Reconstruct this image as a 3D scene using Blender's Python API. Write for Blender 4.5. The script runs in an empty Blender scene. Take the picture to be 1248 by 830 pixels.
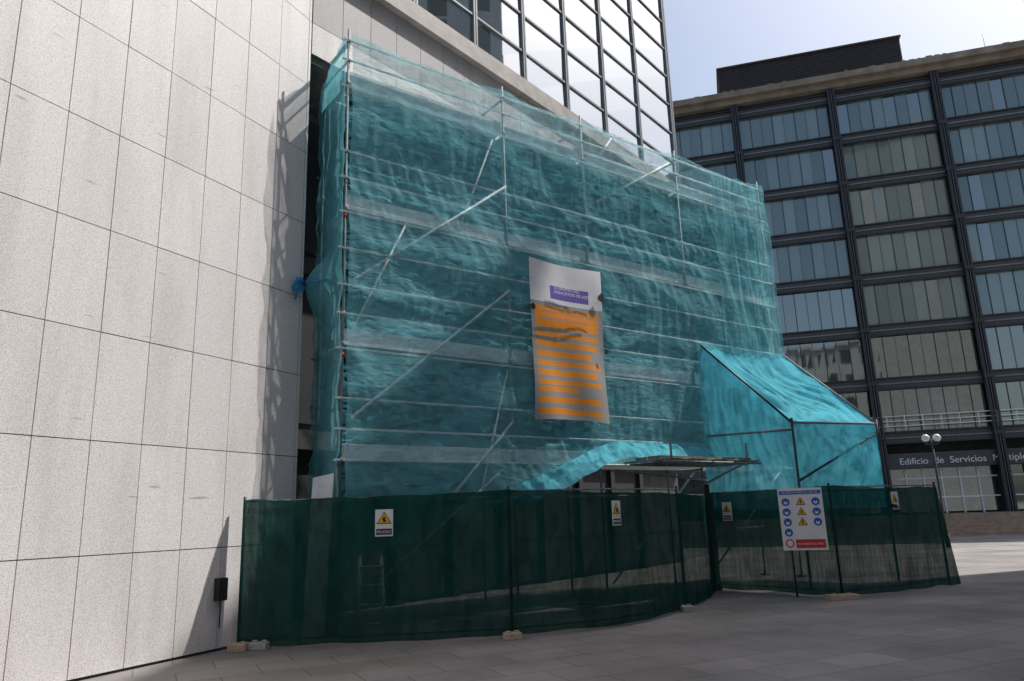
import bpy, bmesh, math, random
from mathutils import Vector, Matrix, noise
random.seed(7)
S=bpy.context.scene
S.view_settings.view_transform='Standard'; S.view_settings.look='None'; S.view_settings.exposure=0; S.view_settings.gamma=1
COL=S.collection
def V(*a): return Vector(a)
# ---------------------------------------------------------------- materials
def newmat(name):
    m=bpy.data.materials.new(name); m.use_nodes=True; nt=m.node_tree; nt.nodes.clear()
    out=nt.nodes.new('ShaderNodeOutputMaterial'); return m,nt,out
def N(nt,t,**k):
    n=nt.nodes.new(t)
    for a,b in k.items():
        if a in('operation','blend_type','data_type','noise_dimensions','feature','wave_type','bands_direction'): setattr(n,a,b)
        else: n.inputs[a].default_value=b
    return n
def L(nt,a,b): nt.links.new(a,b)
def coords(nt,scale=(1,1,1),rot=(0,0,0)):
    tc=nt.nodes.new('ShaderNodeTexCoord'); mp=nt.nodes.new('ShaderNodeMapping'); L(nt,tc.outputs['Object'],mp.inputs['Vector'])
    mp.inputs['Scale'].default_value=scale; mp.inputs['Rotation'].default_value=rot; return mp.outputs[0]
def ramp(nt,src,stops):
    r=nt.nodes.new('ShaderNodeValToRGB'); L(nt,src,r.inputs[0]); e=r.color_ramp.elements
    while len(e)<len(stops): e.new(0.5)
    for i,(p,c) in enumerate(stops):
        e[i].position=p; e[i].color=(c[0],c[1],c[2],1) if not isinstance(c,(int,float)) else (c,c,c,1)
    return r.outputs[0]
def mul(nt,a,b):
    m=nt.nodes.new('ShaderNodeMix'); m.data_type='RGBA'; m.blend_type='MULTIPLY'; m.inputs[0].default_value=1
    L(nt,a,m.inputs[6]); L(nt,b,m.inputs[7]); return m.outputs[2]
def simple(name,col,rough=.6,metal=0,spec=.5,var=.12,vscale=3,bump=0,bscale=40,island=0):
    m,nt,out=newmat(name); p=N(nt,'ShaderNodeBsdfPrincipled',Roughness=rough,Metallic=metal); p.inputs['Specular IOR Level'].default_value=spec
    co=coords(nt); n=N(nt,'ShaderNodeTexNoise',Scale=vscale,Detail=3.0); L(nt,co,n.inputs['Vector'])
    lo,hi=1-var,1+var
    c=ramp(nt,n.outputs[0],[(.3,[x*lo for x in col]),(.7,[min(1,x*hi) for x in col])])
    if island:
        g=nt.nodes.new('ShaderNodeNewGeometry'); c=mul(nt,c,ramp(nt,g.outputs['Random Per Island'],[(0,1-island),(1,1)]))
    L(nt,c,p.inputs['Base Color'])
    if bump:
        b=N(nt,'ShaderNodeBump',Strength=bump,Distance=.02); n2=N(nt,'ShaderNodeTexNoise',Scale=bscale,Detail=3.0); L(nt,co,n2.inputs['Vector'])
        L(nt,n2.outputs[0],b.inputs['Height']); L(nt,b.outputs[0],p.inputs['Normal'])
    L(nt,p.outputs[0],out.inputs[0]); return m
def granite(name,base,isl=.09):
    m,nt,out=newmat(name); p=N(nt,'ShaderNodeBsdfPrincipled',Roughness=.55)
    co=coords(nt); n=N(nt,'ShaderNodeTexNoise',Scale=75.0,Detail=2.0,Roughness=.8); L(nt,co,n.inputs['Vector'])
    c=ramp(nt,n.outputs[0],[(.33,[x*.62 for x in base]),(.5,base),(.68,[min(1,x*1.2) for x in base])])
    st=N(nt,'ShaderNodeTexNoise',Scale=1.0,Detail=3.0); L(nt,coords(nt,(2.6,2.6,.5)),st.inputs['Vector'])
    c=mul(nt,c,ramp(nt,st.outputs[0],[(.32,(.90,.89,.88)),(.55,1.0)]))
    sc=N(nt,'ShaderNodeTexNoise',Scale=1.0,Detail=2.0); L(nt,coords(nt,(1.2,1.2,9)),sc.inputs['Vector'])
    c=mul(nt,c,ramp(nt,sc.outputs[0],[(.22,(.64,.60,.57)),(.27,1.0)]))
    g=nt.nodes.new('ShaderNodeNewGeometry'); c=mul(nt,c,ramp(nt,g.outputs['Random Per Island'],[(0,1-isl),(1,1)]))
    L(nt,c,p.inputs['Base Color'])
    L(nt,p.outputs[0],out.inputs[0]); return m
def netmat(name,col,dens,dvar,sc=(1,1,1),s2=6.0,crink=.6,dark=.35,lo=.34,hi=.5,tf=.42):
    m,nt,out=newmat(name)
    d=nt.nodes.new('ShaderNodeBsdfDiffuse'); t=nt.nodes.new('ShaderNodeBsdfTranslucent')
    a=N(nt,'ShaderNodeMixShader',Fac=tf); L(nt,d.outputs[0],a.inputs[1]); L(nt,t.outputs[0],a.inputs[2])
    n2=N(nt,'ShaderNodeTexNoise',Scale=s2,Detail=4.0,Roughness=.6,Distortion=.8); L(nt,coords(nt,sc),n2.inputs['Vector'])
    if dens<1:
        tr=nt.nodes.new('ShaderNodeBsdfTransparent'); b=nt.nodes.new('ShaderNodeMixShader'); L(nt,tr.outputs[0],b.inputs[1]); L(nt,a.outputs[0],b.inputs[2])
        f=ramp(nt,n2.outputs[0],[(.35,min(1,dens+dvar)),(.65,dens-dvar)]); L(nt,f,b.inputs[0]); fin=b
    else: fin=a
    cc=ramp(nt,n2.outputs[0],[(lo,[x*dark for x in col]),(hi,col),(.75,[min(1,x*1.25) for x in col])])  # crinkle shading painted into the cloth colour: bump hollows darker, ridges lighter
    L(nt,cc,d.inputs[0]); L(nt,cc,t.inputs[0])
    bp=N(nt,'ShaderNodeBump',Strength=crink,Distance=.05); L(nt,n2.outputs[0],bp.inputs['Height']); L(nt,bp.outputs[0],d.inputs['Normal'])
    L(nt,fin.outputs[0],out.inputs[0]); return m
def glassmat(name,col,gl=.5,rough=.03,island=.5,glc=(.9,.95,1)):
    m,nt,out=newmat(name); d=N(nt,'ShaderNodeBsdfDiffuse'); g=N(nt,'ShaderNodeBsdfGlossy',Roughness=rough); g.inputs[0].default_value=(*glc,1)
    ge=nt.nodes.new('ShaderNodeNewGeometry'); c=ramp(nt,ge.outputs['Random Per Island'],[(0,[x*(1-island) for x in col]),(1,col)]); L(nt,c,d.inputs[0])
    fr=N(nt,'ShaderNodeFresnel',IOR=1.5); mr=N(nt,'ShaderNodeMapRange'); L(nt,fr.outputs[0],mr.inputs[0]); mr.inputs[3].default_value=gl; mr.inputs[4].default_value=1.0
    x=nt.nodes.new('ShaderNodeMixShader'); L(nt,mr.outputs[0],x.inputs[0]); L(nt,d.outputs[0],x.inputs[1]); L(nt,g.outputs[0],x.inputs[2]); L(nt,x.outputs[0],out.inputs[0]); return m

M={}
M['stone']=granite('granite_panels',(.77,.735,.725))
M['stone2']=granite('granite_fascia',(.40,.39,.39))
M['joint']=simple('joint_dark',(.05,.045,.04),.9)
M['steel']=simple('galvanised_steel',(.20,.23,.24),.6,.1,var=.2,vscale=12)
M['tube']=simple('galvanised_ledger',(.72,.76,.76),.6,0,var=.15,vscale=12)
M['alu']=simple('aluminium_toe_board',(.88,.90,.89),.6,0,var=.12,vscale=6)
M['wood']=simple('plank_wood',(.30,.25,.18),.8,var=.3,vscale=8)
M['net']=netmat('debris_net_teal',(.36,.78,.86),.43,.11,(.8,.8,2.2),3.0,.9,.72,.38,.5)
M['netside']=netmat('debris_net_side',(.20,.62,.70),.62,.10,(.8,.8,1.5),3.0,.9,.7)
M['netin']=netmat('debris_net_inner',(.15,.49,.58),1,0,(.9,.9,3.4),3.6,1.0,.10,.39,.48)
M['nettent']=netmat('debris_net_tent',(.18,.66,.78),.84,.10,(1,1,1),3.0,.8,.7,tf=.5)
M['green']=netmat('shade_cloth_green',(.013,.072,.062),.92,.03,(1,1,.4),4.0,.4,.75)
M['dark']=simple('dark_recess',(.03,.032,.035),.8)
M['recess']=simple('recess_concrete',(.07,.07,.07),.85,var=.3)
M['frame']=simple('tower_mullion',(.20,.22,.23),.4,.2)
M['corn']=simple('cornice_metal',(.34,.31,.29),.6,var=.2)
M['gl']=glassmat('tower_glass',(.16,.20,.22),.52,.02,.6,(.74,.80,.86))
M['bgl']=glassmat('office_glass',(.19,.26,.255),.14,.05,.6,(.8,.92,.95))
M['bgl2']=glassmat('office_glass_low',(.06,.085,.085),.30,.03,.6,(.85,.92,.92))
M['bst']=simple('office_steel',(.045,.05,.06),.5,.3)
M['bsp']=simple('office_spandrel',(.075,.085,.095),.5,.3)
M['bmul']=simple('office_mullion',(.20,.22,.22),.5,.2)
M['brst']=simple('roof_ledge_stone',(.26,.22,.17),.9,var=.3,vscale=1,bump=.3)
M['pent']=simple('penthouse_louvre',(.08,.06,.055),.6,.2)
M['stepm']=simple('step_stone',(.36,.26,.20),.8,var=.2)
M['white']=simple('white_paint',(.80,.80,.80),.5,var=.05)
M['banwhite']=simple('banner_white',(.86,.86,.88),.5,var=.04)
M['bangrey']=simple('banner_grey',(.38,.37,.36),.5,var=.06)
M['orange']=simple('banner_orange',(.98,.33,.02),.5,var=.05)
M['purple']=simple('banner_purple',(.16,.12,.5),.5,var=.05)
M['yellow']=simple('sign_yellow',(.85,.45,.02),.5,var=.03)
M['black']=simple('black_paint',(.02,.02,.02),.5)
M['blue']=simple('sign_blue',(.02,.12,.5),.5,var=.03)
M['red']=simple('sign_red',(.6,.03,.03),.5,var=.03)
M['brick']=simple('foot_block',(.50,.38,.28),.9,var=.2,vscale=20)
M['conc']=simple('foot_concrete',(.42,.40,.36),.9,var=.2,vscale=20)
M['bluerag']=simple('blue_cloth',(.02,.22,.45),.8)
M['beige']=simple('grey_render',(.42,.42,.40),.9)
M['lampg']=simple('lamp_globe_glass',(.75,.75,.72),.2)

# ---------------------------------------------------------------- mesh builder
class B:
    def __init__(s): s.bm=bmesh.new(); s.m=[]
    def mi(s,k):
        if k not in s.m: s.m.append(k)
        return s.m.index(k)
    def hexa(s,pts,k):
        v=[s.bm.verts.new(p) for p in pts]; i=s.mi(k)
        for q in((0,3,2,1),(4,5,6,7),(0,1,5,4),(1,2,6,5),(2,3,7,6),(3,0,4,7)):
            f=s.bm.faces.new([v[a] for a in q]); f.material_index=i
    def box(s,fr,s0,s1,z0,z1,o0,o1,k):
        P=fr.p; s.hexa([P(s0,z0,o0),P(s1,z0,o0),P(s1,z0,o1),P(s0,z0,o1),P(s0,z1,o0),P(s1,z1,o0),P(s1,z1,o1),P(s0,z1,o1)],k)
    def tube(s,a,b,r,k,n=8):
        a=Vector(a);b=Vector(b);d=(b-a).normalized(); u=d.orthogonal().normalized(); w=d.cross(u); i=s.mi(k)
        r1=[s.bm.verts.new(a+(u*math.cos(2*math.pi*j/n)+w*math.sin(2*math.pi*j/n))*r) for j in range(n)]
        r2=[s.bm.verts.new(b+(u*math.cos(2*math.pi*j/n)+w*math.sin(2*math.pi*j/n))*r) for j in range(n)]
        for j in range(n):
            f=s.bm.faces.new((r1[j],r1[(j+1)%n],r2[(j+1)%n],r2[j])); f.material_index=i; f.smooth=True
        for c in(r1[::-1],r2): f=s.bm.faces.new(c); f.material_index=i
    def quad(s,pts,k):
        f=s.bm.faces.new([s.bm.verts.new(p) for p in pts]); f.material_index=s.mi(k)
    def poly3(s,fr,pts,o,k,th=.004):
        lo=[s.bm.verts.new(fr.p(a,b,o)) for a,b in pts]; hi=[s.bm.verts.new(fr.p(a,b,o+th)) for a,b in pts]; i=s.mi(k); n=len(pts)
        for c in(lo[::-1],hi): f=s.bm.faces.new(c); f.material_index=i
        for j in range(n):
            f=s.bm.faces.new((lo[j],lo[(j+1)%n],hi[(j+1)%n],hi[j])); f.material_index=i
    def grid(s,fn,nu,nv,kf,smooth=True):
        g=[[s.bm.verts.new(fn(i/nu,j/nv)) for j in range(nv+1)] for i in range(nu+1)]
        for i in range(nu):
            for j in range(nv):
                f=s.bm.faces.new((g[i][j],g[i+1][j],g[i+1][j+1],g[i][j+1])); f.smooth=smooth
                f.material_index=s.mi(kf if isinstance(kf,str) else kf((i+.5)/nu,(j+.5)/nv))
    def sphere(s,c,r,k):
        ret=bmesh.ops.create_uvsphere(s.bm,u_segments=16,v_segments=10,radius=r,matrix=Matrix.Translation(c)); i=s.mi(k)
        for f in set(f for v in ret['verts'] for f in v.link_faces): f.material_index=i; f.smooth=True
    def done(s,name,parent=None,fix=True):
        me=bpy.data.meshes.new(name)
        if fix: bmesh.ops.recalc_face_normals(s.bm,faces=s.bm.faces)
        s.bm.to_mesh(me); s.bm.free()
        for k in s.m: me.materials.append(M[k])
        o=bpy.data.objects.new(name,me); COL.objects.link(o)
        if parent: o.parent=parent
        return o
class Fr:
    def __init__(s,o,d): s.o=Vector((o[0],o[1],0)); s.d=Vector((d[0],d[1],0)).normalized(); s.n=Vector((s.d.y,-s.d.x,0))
    def p(s,a,z,o=0): return s.o+s.d*a+s.n*o+Vector((0,0,z))
def E(name,loc=(0,0,0)):
    e=bpy.data.objects.new(name,None); e.empty_display_size=.3; COL.objects.link(e); return e
def text(body,fr,s0,z0,size,o,k,parent,name,th=.002,sx=1,align='LEFT'):
    c=bpy.data.curves.new(name,'FONT'); c.body=body; c.size=size; c.extrude=th; c.align_x=align; c.materials.append(M[k])
    ob=bpy.data.objects.new(name,c); COL.objects.link(ob); R=Matrix((fr.d,Vector((0,0,1)),fr.n)).transposed().to_4x4()
    ob.matrix_world=Matrix.Translation(fr.p(s0,z0,o))@R@Matrix.Diagonal((sx,1,1,1)); ob.parent=parent; return ob
def nz(x,y,z=0): return noise.noise(Vector((x,y,z)))
def fb(x,y,z=0): return noise.fractal(Vector((x,y,z)),1.0,2.0,4)
def ridge(x,y,z=0): return 1-2.2*abs(nz(x,y,z))

# ---------------------------------------------------------------- ground
m,nt,out=newmat('paving'); p=N(nt,'ShaderNodeBsdfPrincipled',Roughness=.75)
co=coords(nt,rot=(0,0,math.radians(-26)))
br=N(nt,'ShaderNodeTexBrick',Scale=1.0); L(nt,co,br.inputs['Vector']); br.inputs['Brick Width'].default_value=.9; br.inputs['Row Height'].default_value=.6; br.inputs['Mortar Size'].default_value=.008
br.inputs['Color1'].default_value=(.235,.215,.205,1); br.inputs['Color2'].default_value=(.31,.285,.27,1); br.inputs['Mortar'].default_value=(.13,.12,.115,1)
n=N(nt,'ShaderNodeTexNoise',Scale=.45,Detail=5.0,Roughness=.6); L(nt,coords(nt),n.inputs['Vector'])
c=mul(nt,br.outputs[0],ramp(nt,n.outputs[0],[(.3,.58),(.7,1.15)]))
n2=N(nt,'ShaderNodeTexNoise',Scale=60.0,Detail=2.0); L(nt,coords(nt),n2.inputs['Vector']); c=mul(nt,c,ramp(nt,n2.outputs[0],[(.3,.8),(.7,1.1)]))
n3=N(nt,'ShaderNodeTexVoronoi',Scale=2.3); L(nt,coords(nt),n3.inputs['Vector']); c=mul(nt,c,ramp(nt,n3.outputs[0],[(.03,.55),(.05,1.0)]))
L(nt,c,p.inputs['Base Color']); L(nt,p.outputs[0],out.inputs[0]); M['pave']=m
b=B(); b.quad([(-600,-600,0),(600,-600,0),(600,600,0),(-600,600,0)],'pave'); b.done('paved_ground')

# ---------------------------------------------------------------- left building
W=Fr((-4.64,9.89),(.44,.90)); bl=E('granite_clad_building')
b=B(); js=[1.06+.70*k for k in range(-22,3)]+[2.52]; jz=[0.03]+[1.37+1.34*k for k in range(0,16)]
for i in range(len(js)-1):
    for j in range(len(jz)-1):
        g=.006; a0,a1=js[i]+g,js[i+1]-(g if i<len(js)-2 else 0)
        b.box(W,a0,a1,jz[j]+g,jz[j+1]-g,-.03,random.uniform(-.0015,.0015),'stone')
b.done('stone_panels',bl)
b=B(); b.box(W,js[0],2.50,0,21,-1.1,-.02,'joint'); 
b.box(W,2.45,2.515,0,10.1,-1.0,-.035,'recess'); b.done('wall_core',bl)
b=B(); b.box(W,.97,1.12,.66,.96,.0,.10,'black'); b.tube(W.p(1.05,.66,.05),W.p(1.05,.3,.05),.010,'black'); b.done('meter_box',bl)
GD=(.62,.78); G=Fr((-3.09,13.83),GD); corner=W.p(2.52,0,0)
FA=Fr((corner.x,corner.y),GD)
b=B(); fj=[.02+.7*k for k in range(0,22)]
for i in range(len(fj)-1):
    for z0,z1 in((10.1,10.75),(10.75,12.09)):
        b.box(FA,fj[i]+.006,fj[i+1]-.006,z0+.006,z1-.006,-.03,0,'stone2' if z0>10.5 else 'stone')
b.done('fascia_panels',bl)
b=B(); b.box(FA,0,15.3,10.08,12.1,-.5,-.02,'joint')
b.box(FA,-.2,15.3,9.95,10.08,-1.6,-.05,'recess'); b.done('lintel_core',bl)
b=B()
b.box(FA,-.3,15.5,12.1,12.28,-.4,.16,'corn'); b.box(FA,-.3,15.5,12.28,12.6,-.5,.10,'corn')
P=FA.p; b.hexa([P(-.3,12.6,-.6),P(15.4,12.6,-.6),P(15.4,12.6,.06),P(-.3,12.6,.06),P(-.3,13.03,-.66),P(15.4,13.03,-.66),P(15.4,13.03,-.5),P(-.3,13.03,-.5)],'frame')
b.done('cornice',bl)
# recess facade
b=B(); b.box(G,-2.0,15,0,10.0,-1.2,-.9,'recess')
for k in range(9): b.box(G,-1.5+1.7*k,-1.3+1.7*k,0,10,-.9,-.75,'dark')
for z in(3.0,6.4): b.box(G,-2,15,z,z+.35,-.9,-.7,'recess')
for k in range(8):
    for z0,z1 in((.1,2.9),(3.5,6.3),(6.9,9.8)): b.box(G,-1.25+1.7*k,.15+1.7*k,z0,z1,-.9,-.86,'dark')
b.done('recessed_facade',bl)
# glass tower
gs=[-.4,1.7,3.82,5.88,7.98,10.15,12.45,15.05]
b=B(); zz=[13.05+1.2*k for k in range(0,16)]
for i in range(len(gs)-1):
    for j in range(len(zz)-1):
        t=random.uniform(-.010,.010); P=G.p; a0,a1,z0,z1=gs[i]+.03,gs[i+1]-.03,zz[j]+.03,zz[j+1]-.03
        b.quad([P(a0,z0,t),P(a1,z0,-t),P(a1,z1,t),P(a0,z1,-t)],'gl')
b.done('tower_glass',bl,False)
b=B()
for a in gs:
    b.box(G,a-.07,a-.015,13.05,zz[-1],-.06,.07,'frame'); b.box(G,a+.015,a+.07,13.05,zz[-1],-.06,.07,'frame')
for z in zz: b.box(G,gs[0],gs[-1],z-.03,z+.03,-.05,.05,'frame')
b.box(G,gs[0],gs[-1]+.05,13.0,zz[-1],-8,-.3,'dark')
b.box(G,gs[-1]+.075,gs[-1]+.14,10.0,zz[-1],-8,.08,'frame')
b.done('tower_frame',bl)

# ---------------------------------------------------------------- scaffold
SC=Fr((-2.80,12.0),(.80,.59)); sc=E('scaffolding'); PS=[0,3.43,5.59,8.70,12.05]; DEP=1.05
b=B(); lv=[2.62,4.53,6.94,9.35]
for a in PS:
    for o in(0,-DEP):
        b.tube(SC.p(a,.12,o),SC.p(a,10.25+(.2 if o==0 else .05),o),.023,'steel')
        b.box(SC,a-.08,a+.08,0,.05,o-.08,o+.08,'wood'); b.tube(SC.p(a,.05,o),SC.p(a,.14,o),.035,'steel')
        for z in lv+[5.05,5.55,7.5,8.0,9.8,10.2]: b.tube(SC.p(a,z-.04,o),SC.p(a,z+.04,o),.036,'steel')
    for z in lv+[10.2]: b.tube(SC.p(a,z-.06,0),SC.p(a,z-.06,-DEP),.024,'steel')
b.tube(SC.p(0,4.3,0),SC.p(0,4.38,0),.04,'red'); b.tube(SC.p(0,6.75,0),SC.p(0,6.83,0),.04,'red')
b.done('standards',sc)
b=B()
for z in [2.0,2.62,3.12,3.62,4.45,5.05,5.55,6.2,6.86,7.5,8.0,9.27,9.8,10.2]:
    b.tube(SC.p(-.12,z,.03),SC.p(12.15,z,.03),.019,'tube')
for z in [1.2,2.62,3.6,4.45,5.5,6.86,7.9,9.27,10.2]: b.tube(SC.p(-.12,z,-DEP),SC.p(12.2,z,-DEP),.022,'steel')
for z in [2.62,3.6,5.0,5.6,7.4,8.0,9.8,10.2]:
    for a in(0,12.05): b.tube(SC.p(a,z,.05),SC.p(a,z,-DEP-.05),.020,'steel')
b.done('ledgers',sc)
b=B()
for (a,z,c,d) in[(.15,3.3,3.4,5.95),(.15,5.65,3.4,8.15),(1.9,1.9,3.4,3.4),(5.9,8.4,8.4,10.0)]: b.tube(SC.p(a,z,.07),SC.p(c,d,.07),.025,'tube')
for (a,z,c,d) in[(2.4,1.0,3.4,4.4),(2.3,6.95,3.2,9.2),(.3,.4,3.2,2.5),(5.8,.3,8.5,2.5),(8.8,.3,11.8,2.6),(.1,4.6,1.2,6.9),(6,9.4,6.6,10.2)]: b.tube(SC.p(a,z,-.05),SC.p(c,d,-.06),.022,'tube')
b.done('braces',sc)
b=B()
for z in lv:
    for i in range(4):
        for k in range(3): b.box(SC,PS[i]+.04,PS[i+1]-.04,z,z+.045,-.08-.32*k-.29,-.08-.32*k,'alu')
        b.box(SC,PS[i]+.03,PS[i+1]-.03,z+.0,z+.27,-.05,-.03,'alu')
b.done('deck_boards',sc)
ld=E('ladder'); b=B(); LF=Fr((-2.35,11.45),(.97,.2))
for a in(0,.36): b.tube(LF.p(a,.02,.22),LF.p(a*.85,1.15,-.05),.028,'alu')
for k in range(4): b.tube(LF.p(0,.22+.26*k,.17-.05*k),LF.p(.34,.22+.26*k,.17-.05*k),.022,'alu')
b.done('rails_and_rungs',ld)
bb=E('leaning_board'); b=B(); BF=Fr((-3.15,11.75),(.97,.2)); b.hexa([BF.p(-.1,.0,.1),BF.p(.22,.0,.1),BF.p(.22,.0,.06),BF.p(-.1,.0,.06),BF.p(-.02,2.35,-.15),BF.p(.30,2.42,-.15),BF.p(.30,2.42,-.19),BF.p(-.02,2.35,-.19)],'alu'); b.done('board',bb)

# ---------------------------------------------------------------- nets
nt_=E('debris_netting')
def smooth(x): x=max(0,min(1,x)); return x*x*(3-2*x)
def zb(s): return .95+ .05*nz(s*1.5,1)+.95*min(1,max(0,s)/2.6)+.96*smooth((s-2.9)/3.3)+.05*math.sin(s*5)*(s<2.6)
def frac(s):
    for i in range(4):
        if PS[i]<=s<=PS[i+1]: return (s-PS[i])/(PS[i+1]-PS[i])
    return 0
LZ=[1.0,1.9,2.62,3.12,4.45,5.05,5.55,6.86,7.5,8.0,9.27,9.8,10.25]
def bulge(z):
    for i in range(len(LZ)-1):
        if LZ[i]<=z<=LZ[i+1]: return math.sin(math.pi*(z-LZ[i])/(LZ[i+1]-LZ[i]))*min(.12,.10*(LZ[i+1]-LZ[i]))
    return 0
def outer(u,v):
    s=12.05*u; z0=zb(s); z1=10.27-.12*math.sin(math.pi*frac(s))-.03*abs(nz(s*2,5)); z=z0+(z1-z0)*v
    fs=s-math.sin(z*1.3)*.3
    o=.11+bulge(z)*(.5+.9*nz(s*.6,z*.5,3))+.05*ridge(fs*.9,z*1.1)+.025*ridge(fs*3.2,z*.9,4)+.010*ridge(fs*8,z*2.2,6)
    return SC.p(s,z,max(.10,o))
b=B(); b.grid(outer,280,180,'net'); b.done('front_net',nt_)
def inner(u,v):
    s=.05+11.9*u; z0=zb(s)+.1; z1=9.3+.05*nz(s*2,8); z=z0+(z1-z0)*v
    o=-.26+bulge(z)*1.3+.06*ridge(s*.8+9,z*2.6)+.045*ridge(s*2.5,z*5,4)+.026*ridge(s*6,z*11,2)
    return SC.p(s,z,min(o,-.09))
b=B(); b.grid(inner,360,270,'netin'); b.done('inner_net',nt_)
def lside(u,v):
    z=1.9+8.35*v; bl_=.34*math.exp(-((z-5.75)/.40)**2)*math.sin(math.pi*min(1,u*1.1))
    o=-(DEP+.15)*u; s=-.07-bl_-.06*fb(u*3,z*1.5)-.04*math.sin(math.pi*u); return SC.p(s,z-.5*u*v,o+.07)
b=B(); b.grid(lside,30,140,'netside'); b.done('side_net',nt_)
def rside(u,v):
    z=1.9+8.33*v; return SC.p(12.08+.07*fb(u*3,z*1.5,7),z,-(DEP+.05)*u+.05)
b=B(); b.grid(rside,24,120,'net'); b.done('end_net',nt_)
def ovl(u,v):
    s=9.75+2.3*u; z=5.35+(4.75-.1*nz(s*3,2))*v; return SC.p(s,z,.19+.05*ridge(s*2.2,z*.7,2)+.02*ridge(s*7,z*.6))
b=B(); b.grid(ovl,70,90,'net'); b.done('overlap_net',nt_)
def hem(u,v):
    s=2.6+6.2*u; z=zb(s)+.02+.05*fb(s*2,3); a=2*math.pi*v; r=.05+.03*nz(s*3,9); return SC.p(s,z+r*math.sin(a),.15+r*math.cos(a)+.05*nz(s*2,6))
b=B(); b.grid(hem,120,8,'nettent'); b.done('loose_hem',nt_)
def drape(u,v): # loose flap pulled out over the platform edge
    s=3.4+5.2*u; z=zb(s)+.30*(1-v)*(1-u*.4)-.10*v*(1+.6*nz(s*2,4)); return SC.p(s,z,.2+.26*v*min(1,u*5)+.07*ridge(s*2.4,v,8)+.03*ridge(s*7,v*2,3))
b=B(); b.grid(drape,120,16,'nettent'); b.done('loose_flap',nt_)
# walkway tent
A=SC.p(8.8,5.50,.12); Bp=SC.p(12.1,5.55,.12); C_=V(6.0,16.2,3.45); D_=V(8.45,17.5,3.50)
def patch(p00,p10,p11,p01,amp,seed,sag=0,nu=80,nv=80):
    n=(p10-p00).cross(p01-p00).normalized()
    def f(u,v):
        p=p00*(1-u)*(1-v)+p10*u*(1-v)+p11*u*v+p01*(1-u)*v; e=min(1,6*min(u,1-u,v,1-v)+.3)
        w=u+.25*nz(v*2,seed); return p+n*amp*e*(.6*ridge(w*2.5,v*1.5,seed)+.35*ridge(w*7,v*2.2,seed)+.16*ridge(w*16,v*4,seed)-.4)+V(0,0,-sag*math.sin(math.pi*u)*math.sin(math.pi*v))
    return f,nu,nv
b=B()
down=lambda q,z:V(q.x,q.y,z)
for args in[(A,Bp,D_,C_,.20,1,.25),(C_,D_,down(D_,1.6),down(C_,1.6),.16,2,0),(A,C_,down(C_,1.6),down(A,1.7)+V(-.1,0,0),.2,3,0),(Bp,D_,down(D_,1.6),down(Bp,1.6),.1,4,0)]:
    f,nu,nv=patch(*args); b.grid(f,nu,nv,'nettent')
b.done('walkway_net',nt_)
b=B()
for q in(C_,D_): b.tube(down(q,0),q+V(0,0,.1),.03,'bst')
b.tube(C_,D_,.026,'steel'); b.tube(A,C_,.026,'bst'); b.tube(Bp,D_,.026,'steel'); b.tube(down(C_,2.2),down(D_,3.3),.026,'bst'); b.tube(down(C_,2.0),down(D_,2.0),.026,'steel'); b.tube(down(C_,3.3),down(A,3.3),.026,'steel')
b.tube(down(A,0),down(A,2.0),.03,'bst')
b.done('walkway_frame',sc)
# projecting platform
b=B()
for o in(.25,.55,.85,1.15): b.tube(SC.p(6.2,2.62,o),SC.p(9.3,2.62,o),.024,'steel')
for a in(6.3,7.0,7.7,8.4,9.1): b.tube(SC.p(a,2.67,0),SC.p(a,2.67,1.25),.024,'steel'); 
b.box(SC,6.3,9.1,2.70,2.75,.3,.62,'wood'); b.box(SC,6.3,9.2,2.70,2.75,.66,.98,'wood')
for a in(6.5,8.9): b.tube(SC.p(a,2.6,1.1),SC.p(a,3.05,1.1),.024,'steel')
b.tube(SC.p(6.3,2.5,0),SC.p(9.2,2.3,0),.024,'steel'); b.tube(SC.p(7.7,1.9,0),SC.p(8.9,2.65,1.1),.022,'steel')
b.done('projecting_platform',sc)
b=B(); c=W.p(2.3,5.55,.1)
def rag(u,v):
    a=2*math.pi*u; r=.10*math.sin(math.pi*v)**.6*(1+1.3*fb(u*3,v*3,5)); return c+V(r*math.cos(a),r*math.sin(a),.14*(v-.5)*2)
b.grid(rag,24,16,'bluerag'); b.tube(c,SC.p(0,5.7,0),.012,'bluerag'); b.tube(c,c+V(-.05,.02,-.25),.02,'bluerag'); b.done('tied_blue_cloth')

# ---------------------------------------------------------------- banner
bn=E('banner'); s0,s1,z0,z1=3.75,5.66,3.42,6.66
def off(s,z): 
    u=(s-s0)/(s1-s0);v=(z-z0)/(z1-z0); return .28+.022*math.sin(u*9+v*3)*(1-v)+.03*nz(s*1.3,z*.9,11)+.010*math.sin((u+v)*8)
def bf(u,v):
    s=s0+(s1-s0)*u+ .03*math.sin(math.pi*v)*(.5-u); z=z0+(z1-z0)*v-.05*math.sin(math.pi*u)*v+.04*math.sin(math.pi*u)*(1-v); return SC.p(s,z,off(s,z))
def bk(u,v):
    t=1-v
    if .15<t<.235 and .26<u<.80: return 'purple'
    if t<.27: return 'banwhite'
    if .05<u<.93:
        if .295<t<.43: return 'orange'
        if .43<=t<.79: return 'orange' if ((t-.43)/.06)%1>.42 and u<(.93,.9,.80,.93,.86,.93)[int((t-.43)/.06)%6] else 'bangrey'
        if .80<t<.83 and u<.6: return 'orange'
        if .83<=t<.97: return 'orange' if int((t-.83)/.035)%2==1 and u<.9 else ('orange' if u<.5 and t>.93 else 'bangrey')
    return 'bangrey'
b=B(); b.grid(bf,80,160,bk); b.done('banner_sheet',bn,False)
text('GOBIERNO DEL\nPRINCIPADO DE ASTURIAS',SC,s0+.56,z1-.60,.095,.34,'banwhite',bn,'title_text')
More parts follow.
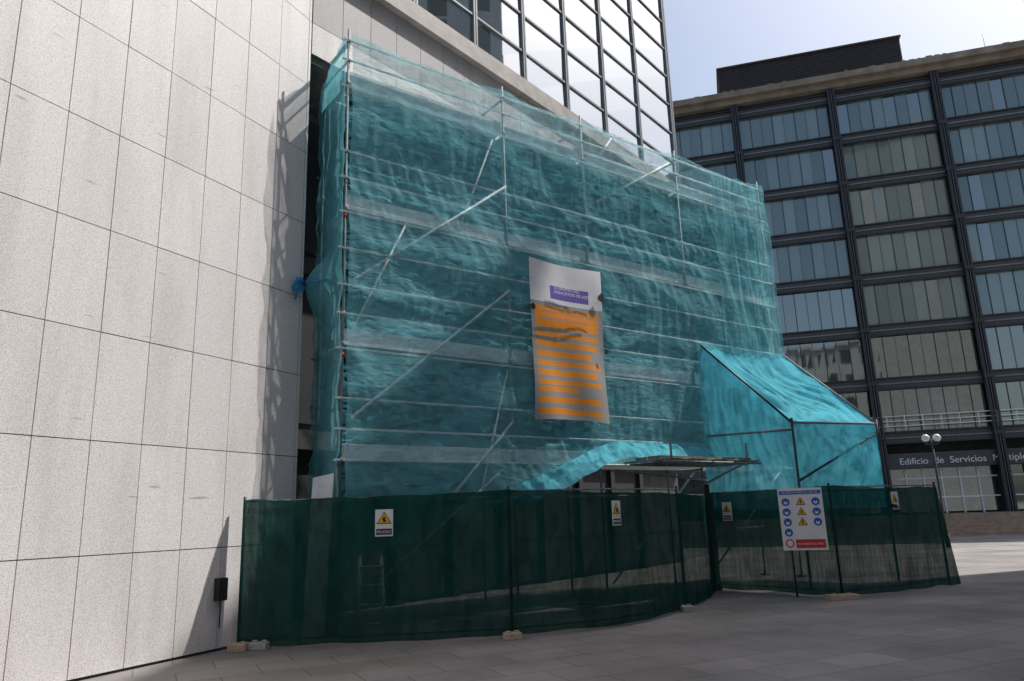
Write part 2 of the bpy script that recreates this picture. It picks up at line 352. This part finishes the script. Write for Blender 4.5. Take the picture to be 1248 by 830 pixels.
for k,t in enumerate(('CONSEJERIA DE INFRAESTRUCTURAS,','ORDENACION DEL TERRITORIO')): text(t,SC,s0+.2,z1-1.12-.14*k,.085,.34,'bangrey',bn,'heading_text')
b=B()
for a in(s0+.03,s1-.03):
    for z in(z0+.06,5.0,z1-.06): b.tube(SC.p(a,z,.27),SC.p(a+random.uniform(-.1,.1),z+.1,.03),.008,'white',5)
for a,z,r in((s1-.06,6.05,.10),(s0+.02,5.62,.07),(s1-.02,4.9,.06)):
    b.poly3(SC,[(a+r*math.cos(t*.7)*random.uniform(.7,1.2),z+r*math.sin(t*.7)*random.uniform(.7,1.3)) for t in range(9)],.33,'black')
b.done('ties',bn)

# ---------------------------------------------------------------- fence
f0=V(-3.93,11.0,0);fm=V(-2.3,10.95,0);f2=V(-.13,11.2,0);f2b=V(1.55,12.0,0);f3=V(2.84,13.6,0);g0=V(4.15,16.85,0);f4=V(5.94,14.54,0);f5=V(8.84,16.18,0)
def cr(P,t):
    n=len(P)-1; x=min(t*n,n-1e-6); i=int(x); f=x-i; p0=P[max(i-1,0)];p1=P[i];p2=P[i+1];p3=P[min(i+2,n)]
    return .5*((2*p1)+(p2-p0)*f+(2*p0-5*p1+4*p2-p3)*f*f+(3*p1-p0-3*p2+p3)*f**3)
def fence(P,H0,H1,seed,lean=0,pm='bst'):
    e=E('construction_fence'); b=B()
    def f(u,v):
        p=cr(P,u); q=cr(P,min(1,u+.01))-cr(P,max(0,u-.01)); n=V(q.y,-q.x,0).normalized()
        H=H0+(H1-H0)*u; z=.04+.03*nz(u*6,seed)+(H-.05-.03*math.sin(math.pi*u)-.015*abs(nz(u*9,seed,3)))*v
        en=min(1,8*min(u,1-u))
        o=.03+.035*en*ridge(u*3,v*.8,seed)+.007*en*ridge(u*17,v*2.5,seed)+.012*en*ridge(u*6+v*3,v*3,seed+5)+.04*(1-v)*nz(u*5,seed,1)+lean*(1-v)*u
        return V(p.x,p.y,z)+n*o+q.normalized()*(.012 if u>.5 else -.012)
    b.grid(f,150,40,'green'); b.done('shade_cloth',e)
    b=B(); nS=16
    for z in[.12]+[.12+.235*k for k in range(1,8)]+[H0-.03]:
        r=.016 if z in(.12,H0-.03) else .003
        for i in range(nS): b.tube(cr(P,i/nS)+V(0,0,z),cr(P,(i+1)/nS)+V(0,0,z),r,'steel',4)
    for i in range(31):
        q=cr(P,i/30); b.tube(q+V(0,0,.12),q+V(0,0,H0-.03),.0025,'steel',4)
    b.done('wire_mesh',e)
    b=B()
    for t in(0.0,1.0):
        q=cr(P,t); b.tube(q+V(0,0,0),q+V(0,0,H0+.04),.024,pm)
    b.done('posts',e); return e
fence([f0,fm,f2],2.02,2.06,1); fence([f2,f2b,f3],2.06,1.98,2); fence([f3,V(3.6,15.2,0),g0],1.98,2.0,3); fence([g0,V(5.1,15.7,0),f4],2.05,2.05,4); fence([f4,V(7.4,15.3,0),f5],2.05,2.0,5,.2)
def foot(p,d,k,w=.5,dp=.2,h=.1):
    e=B(); F_=Fr((p[0],p[1]),d); e.box(F_,-w/2,w/2,0,h,-dp/2,dp/2,k)
    for x in(-w*.25,w*.25): e.tube(F_.p(x,h,0),F_.p(x,h+.02,0),.04,k)
    o=e.done('fence_foot'); bv=o.modifiers.new('b','BEVEL'); bv.width=.012; bv.segments=2
foot((-3.86,10.80),(1,.1),'brick',.24,.2,.1); foot((-3.60,10.90),(1,-.1),'conc',.26,.2,.1); foot((-.13,11.05),(1,.3),'brick',.24,.16,.09)
foot((2.8,13.4),(1,.4),'conc',.24,.2,.09); foot((5.85,14.35),(1,.1),'brick',.55,.25,.09)
gp=E('gate_post'); b=B(); GP=Fr((4.15,16.7),(1,0)); b.box(GP,-.05,.05,0,2.2,-.05,.05,'dark'); b.box(GP,-.12,.12,0,.06,-.12,.12,'dark'); b.done('post',gp)

# ---------------------------------------------------------------- signs on the fence
def wsign(pa,pb,t,z,w,h):
    e=E('warning_sign'); d=(pb-pa).normalized(); F_=Fr(pa+(pb-pa)*t,(d.x,d.y)); b=B(); o=.14
    b.box(F_,-w/2,w/2,z-h/2,z+h/2,o,o+.006,'white')
    cz=z+h*.14; r=w*.42; tri=lambda k:[(-r*k,cz-r*.62*k),(r*k,cz-r*.62*k),(0,cz+r*1.0*k)]
    b.poly3(F_,tri(1.0),o+.007,'black'); b.poly3(F_,tri(.86),o+.012,'yellow')
    b.poly3(F_,[(-.12*r,cz-.4*r),(.12*r,cz-.4*r),(.16*r,cz+.25*r),(-.16*r,cz+.25*r)],o+.017,'black'); b.poly3(F_,[(-.25*r,cz-.1*r),(.3*r,cz-.3*r),(.3*r,cz-.18*r),(-.2*r,cz+.1*r)],o+.0215,'black')
    b.box(F_,-w*.44,w*.44,z-h*.44,z-h*.22,o+.0065,o+.011,'black'); b.done('plate',e)
    text('PELIGRO',F_,0,z-h*.38,h*.14,o+.013,'white',e,'sign_text',align='CENTER')
wsign(fm,f2,.18,1.63,.25,.37); wsign(f2b,f3,-.12,1.66,.24,.37)
wsign(g0,f4,.22,1.62,.24,.38); wsign(f4,f5,.52,1.70,.22,.40)
e=E('site_safety_sign'); F_=Fr(f4-(f4-V(5.0,15.6,0)).normalized()*.62,(.93,-.3)); b=B(); o=.28; z0_,z1_=.86,2.02; w=.40
b.box(F_,-w,w,z0_,z1_,o,o+.01,'white'); b.box(F_,-w*.94,w*.94,z1_-.12,z1_-.05,o+.011,o+.014,'blue')
circ=lambda cx,cz,r:[(cx+r*math.cos(t*math.pi/8),cz+r*math.sin(t*math.pi/8)) for t in range(16)]
for j in range(4):
    cz=z1_-.26-.19*j
    for cx in(-.27,.27):
        if j==3 and cx>0: continue
        b.poly3(F_,circ(cx,cz,.075),o+.011,'blue'); b.poly3(F_,circ(cx,cz-.01,.035),o+.016,'white'); b.poly3(F_,circ(cx,cz+.015,.018),o+.021,'blue')
    if j<3:
        b.poly3(F_,[(-.09,cz-.06),(.09,cz-.06),(0,cz+.09)],o+.011,'black'); b.poly3(F_,[(-.072,cz-.05),(.072,cz-.05),(0,cz+.07)],o+.016,'yellow'); b.poly3(F_,[(-.012,cz-.03),(.012,cz-.03),(.012,cz+.03),(-.012,cz+.03)],o+.021,'black')
b.poly3(F_,circ(-.27,z0_+.13,.08),o+.011,'red'); b.poly3(F_,circ(-.27,z0_+.13,.055),o+.016,'white')
b.box(F_,-.16,w*.92,z0_+.04,z0_+.2,o+.011,o+.014,'red'); b.done('board',e)
text('ES OBLIGATORIO EL USO DE',F_,0,z1_-.10,.05,o+.016,'white',e,'sign_text',align='CENTER'); text('PROHIBIDO EL PASO',F_,-.13,z0_+.1,.05,o+.016,'white',e,'sign_text')
b=B(); b.tube(F_.p(-.25,0,.2),F_.p(-.25,1.9,.2),.02,'bst'); b.done('support_post',e)

# ---------------------------------------------------------------- office building (right)
ob=E('office_building'); OB=Fr((23.92,46),(.96,-.27)); cols=[-20.6,-14.2,-7.86,-1.5,4.9,11.3,17.7,24.1]
fl=[5.62,8.99,12.42,16.10-.25,19.20,22.51,25.81]; PL=1.05
b=B(); b.box(OB,-21,24.5,PL,29.6,-14,-.9,'dark'); b.done('core',ob)
b=B()
for s_ in cols:
    for dx in(-.17,.17): b.box(OB,s_+dx-.07,s_+dx+.07,PL,30.0,.12,.42,'bst')
    b.box(OB,s_-.1,s_+.1,PL,30.0,-.3,.2,'bst'); b.box(OB,s_-.012,s_+.012,PL,30,.2,.44,'bmul')
    for z in fl: b.box(OB,s_-.28,s_+.28,z-.12,z+.12,.0,.46,'bst')
b.done('steel_columns',ob)
b=B()
for z in fl+[28.95]:
    b.box(OB,-21,24.5,z-.36,z+.36,-.5,-.02,'bsp'); b.box(OB,-21,24.5,z+.30,z+.38,-.02,.12,'bst'); b.box(OB,-21,24.5,z-.38,z-.30,-.02,.12,'bst')
    b.box(OB,-21,24.5,z-.05,z+.03,-.02,.06,'bmul')
b.done('spandrels',ob)
bg=B(); bm_=B(); zs=fl+[28.95]
for i in range(len(cols)-1):
    a0,a1=cols[i]+.25,cols[i+1]-.25; n=8; w=(a1-a0)/n
    for j in range(len(zs)-1):
        y0,y1=zs[j]+.36,zs[j+1]-.36
        for k in range(n):
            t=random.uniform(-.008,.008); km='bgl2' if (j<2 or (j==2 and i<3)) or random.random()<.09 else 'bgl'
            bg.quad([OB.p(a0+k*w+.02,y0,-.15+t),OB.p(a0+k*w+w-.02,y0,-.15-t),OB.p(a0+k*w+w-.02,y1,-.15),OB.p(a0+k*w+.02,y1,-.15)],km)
            bm_.box(OB,a0+k*w-.02,a0+k*w+.02,y0,y1,-.2,-.10,'bst' if k%2 else 'bmul')
        bm_.box(OB,a0,a1,y0-.01,y0+.05,-.2,-.07,'bsp')
bg.done('window_glass',ob,False); bm_.done('window_mullions',ob)
b=B(); b.box(OB,-21.5,25,29.55,29.9,-14,.5,'brst'); b.box(OB,-21.5,25,29.9,30.35,-14,.9,'brst')
for k in range(90):
    if random.random()<.7:
        s_=-21+k*.5; b.box(OB,s_,s_+random.uniform(.1,.45),30.35,30.35+random.uniform(.03,.18),-.2,.75,'brst')
b.done('roof_ledge',ob)
b=B(); b.box(OB,-8.6,3.9,30.3,34.0,-9,-2.2,'pent')
for k in range(22): b.box(OB,-8.62,3.92,30.6+k*.155,30.66+k*.155,-9.1,-2.14,'bst')
b.box(OB,-8.7,4.0,34.0,34.12,-9.2,-2.0,'pent')
b.box(OB,4.3,4.9,30.35,31.6,-3,-2.4,'alu'); b.tube(OB.p(4.6,31.6,-2.7),OB.p(4.6,32.3,-2.7),.06,'alu'); b.tube(OB.p(-8.9,30.3,-1.5),OB.p(-8.9,31.3,-1.5),.05,'alu'); b.box(OB,-9.1,-8.7,31,31.4,-1.6,-1.3,'alu')
for a in(-16,9,14): b.tube(OB.p(a,30.3,-2),OB.p(a,33,-2),.03,'alu')
b.done('roof_plant_room',ob)
b=B() # ground floor
b.box(OB,-21,24.5,3.75,4.65,-.35,-.02,'bsp')
for i in range(len(cols)-1):
    a0,a1=cols[i]+.25,cols[i+1]-.25; n=6; w=(a1-a0)/n
    for k in range(n):
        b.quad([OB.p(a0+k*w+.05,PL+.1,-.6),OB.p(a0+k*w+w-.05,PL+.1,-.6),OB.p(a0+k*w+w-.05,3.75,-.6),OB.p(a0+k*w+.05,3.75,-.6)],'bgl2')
        b.box(OB,a0+k*w-.04,a0+k*w+.04,PL,3.75,-.65,-.5,'white' if i==3 else 'bst')
    if i in(3,4): b.box(OB,a0,a1,3.1,3.18,-.65,-.48,'white'); b.box(OB,a0,a1,PL+.9,PL+.98,-.65,-.48,'alu')
for z in(6.3,6.6,6.9): b.tube(OB.p(-21,z,.3),OB.p(24,z,.3),.025,'alu')
for k in range(46): b.tube(OB.p(-21+k,5.98,.3),OB.p(-21+k,6.9,.3),.02,'alu')
b.done('ground_floor',ob)
text('Edificio  de  Servicios  Multiples',OB,-.6,3.98,.55,.0,'white',ob,'lettering',th=.02)
text('CULTURA  .',OB,-5.0,3.98,.45,.0,'white',ob,'lettering',th=.02)
b=B()
b.box(OB,-40,30,0,PL,-14,4.2,'pave')
b.done('raised_plaza')
b=B()
for k in range(6): b.box(OB,-40,30,0 if k==0 else .175*k-.003,.175*(k+1)-.003,4.201,4.2+.42*(6-k),'stepm')
b.done('stone_steps')

# ---------------------------------------------------------------- street lamp
sl=E('street_lamp'); b=B(); q=V(16.3,29.5,0)
b.tube(q,q+V(0,0,.5),.09,'bst'); b.tube(q+V(0,0,.5),q+V(0,0,4.1),.045,'bst'); b.tube(q+V(-.22,0,3.9),q+V(.22,0,3.9),.03,'bst')
for x in(-.22,.22): b.tube(q+V(x,0,3.9),q+V(x,0,4.0),.06,'bst'); b.sphere(q+V(x,0,4.14),.15,'lampg')
b.done('post_and_globes',sl)

# ---------------------------------------------------------------- surrounding blocks (outside the view: shade + reflections)
def block(name,fr,s0,s1,H,dep,k,nb,nf):
    e=E(name); b=B(); b.box(fr,s0,s1,0,H,-dep,0,k); w=(s1-s0)/nb; h=H/nf
    for i in range(nb):
        for j in range(nf): b.box(fr,s0+w*(i+.28),s0+w*(i+.72),h*(j+.25),h*(j+.8),-.05,.03,'dark')
    b.box(fr,s0-.3,s1+.3,H,H+.4,-dep-.3,.3,'conc'); b.done('walls_and_windows',e)
block('apartment_block',Fr((20.5,22.5),(0,-1)),0,36,36.5,9,'beige',14,11)
block('apartment_block',Fr((30,-22),(-1,0.05)),0,56,25,12,'beige',18,7)

# ---------------------------------------------------------------- light
el=math.radians(54); az=math.atan2(.92,.39)
w=bpy.data.worlds.new('World'); S.world=w; w.use_nodes=True; nt=w.node_tree; bg=nt.nodes['Background']; sky=nt.nodes.new('ShaderNodeTexSky'); sky.sky_type='NISHITA'; sky.sun_disc=False
sky.sun_elevation=el; sky.sun_rotation=az; sky.air_density=1.2; sky.dust_density=3.5; nt.links.new(sky.outputs[0],bg.inputs[0]); bg.inputs[1].default_value=.15
ld_=bpy.data.lights.new('sun','SUN'); ld_.energy=5; ld_.angle=math.radians(.5); ld_.color=(1,.97,.93)
lo=bpy.data.objects.new('sun',ld_); COL.objects.link(lo); sd=V(math.sin(az)*math.cos(el),math.cos(az)*math.cos(el),math.sin(el)); lo.rotation_euler=(-sd).to_track_quat('-Z','Y').to_euler(); lo.location=(0,0,60)
# ---------------------------------------------------------------- camera
cam=bpy.data.cameras.new('camera'); cam.lens=910/1248*36; cam.sensor_width=36; cam.clip_end=2000
co_=bpy.data.objects.new('camera',cam); COL.objects.link(co_); R=Matrix.Rotation(math.radians(90+13.3),4,'X')@Matrix.Rotation(math.radians(-1.9),4,'Z'); co_.matrix_world=Matrix.Translation((0,0,1.65))@R; S.camera=co_
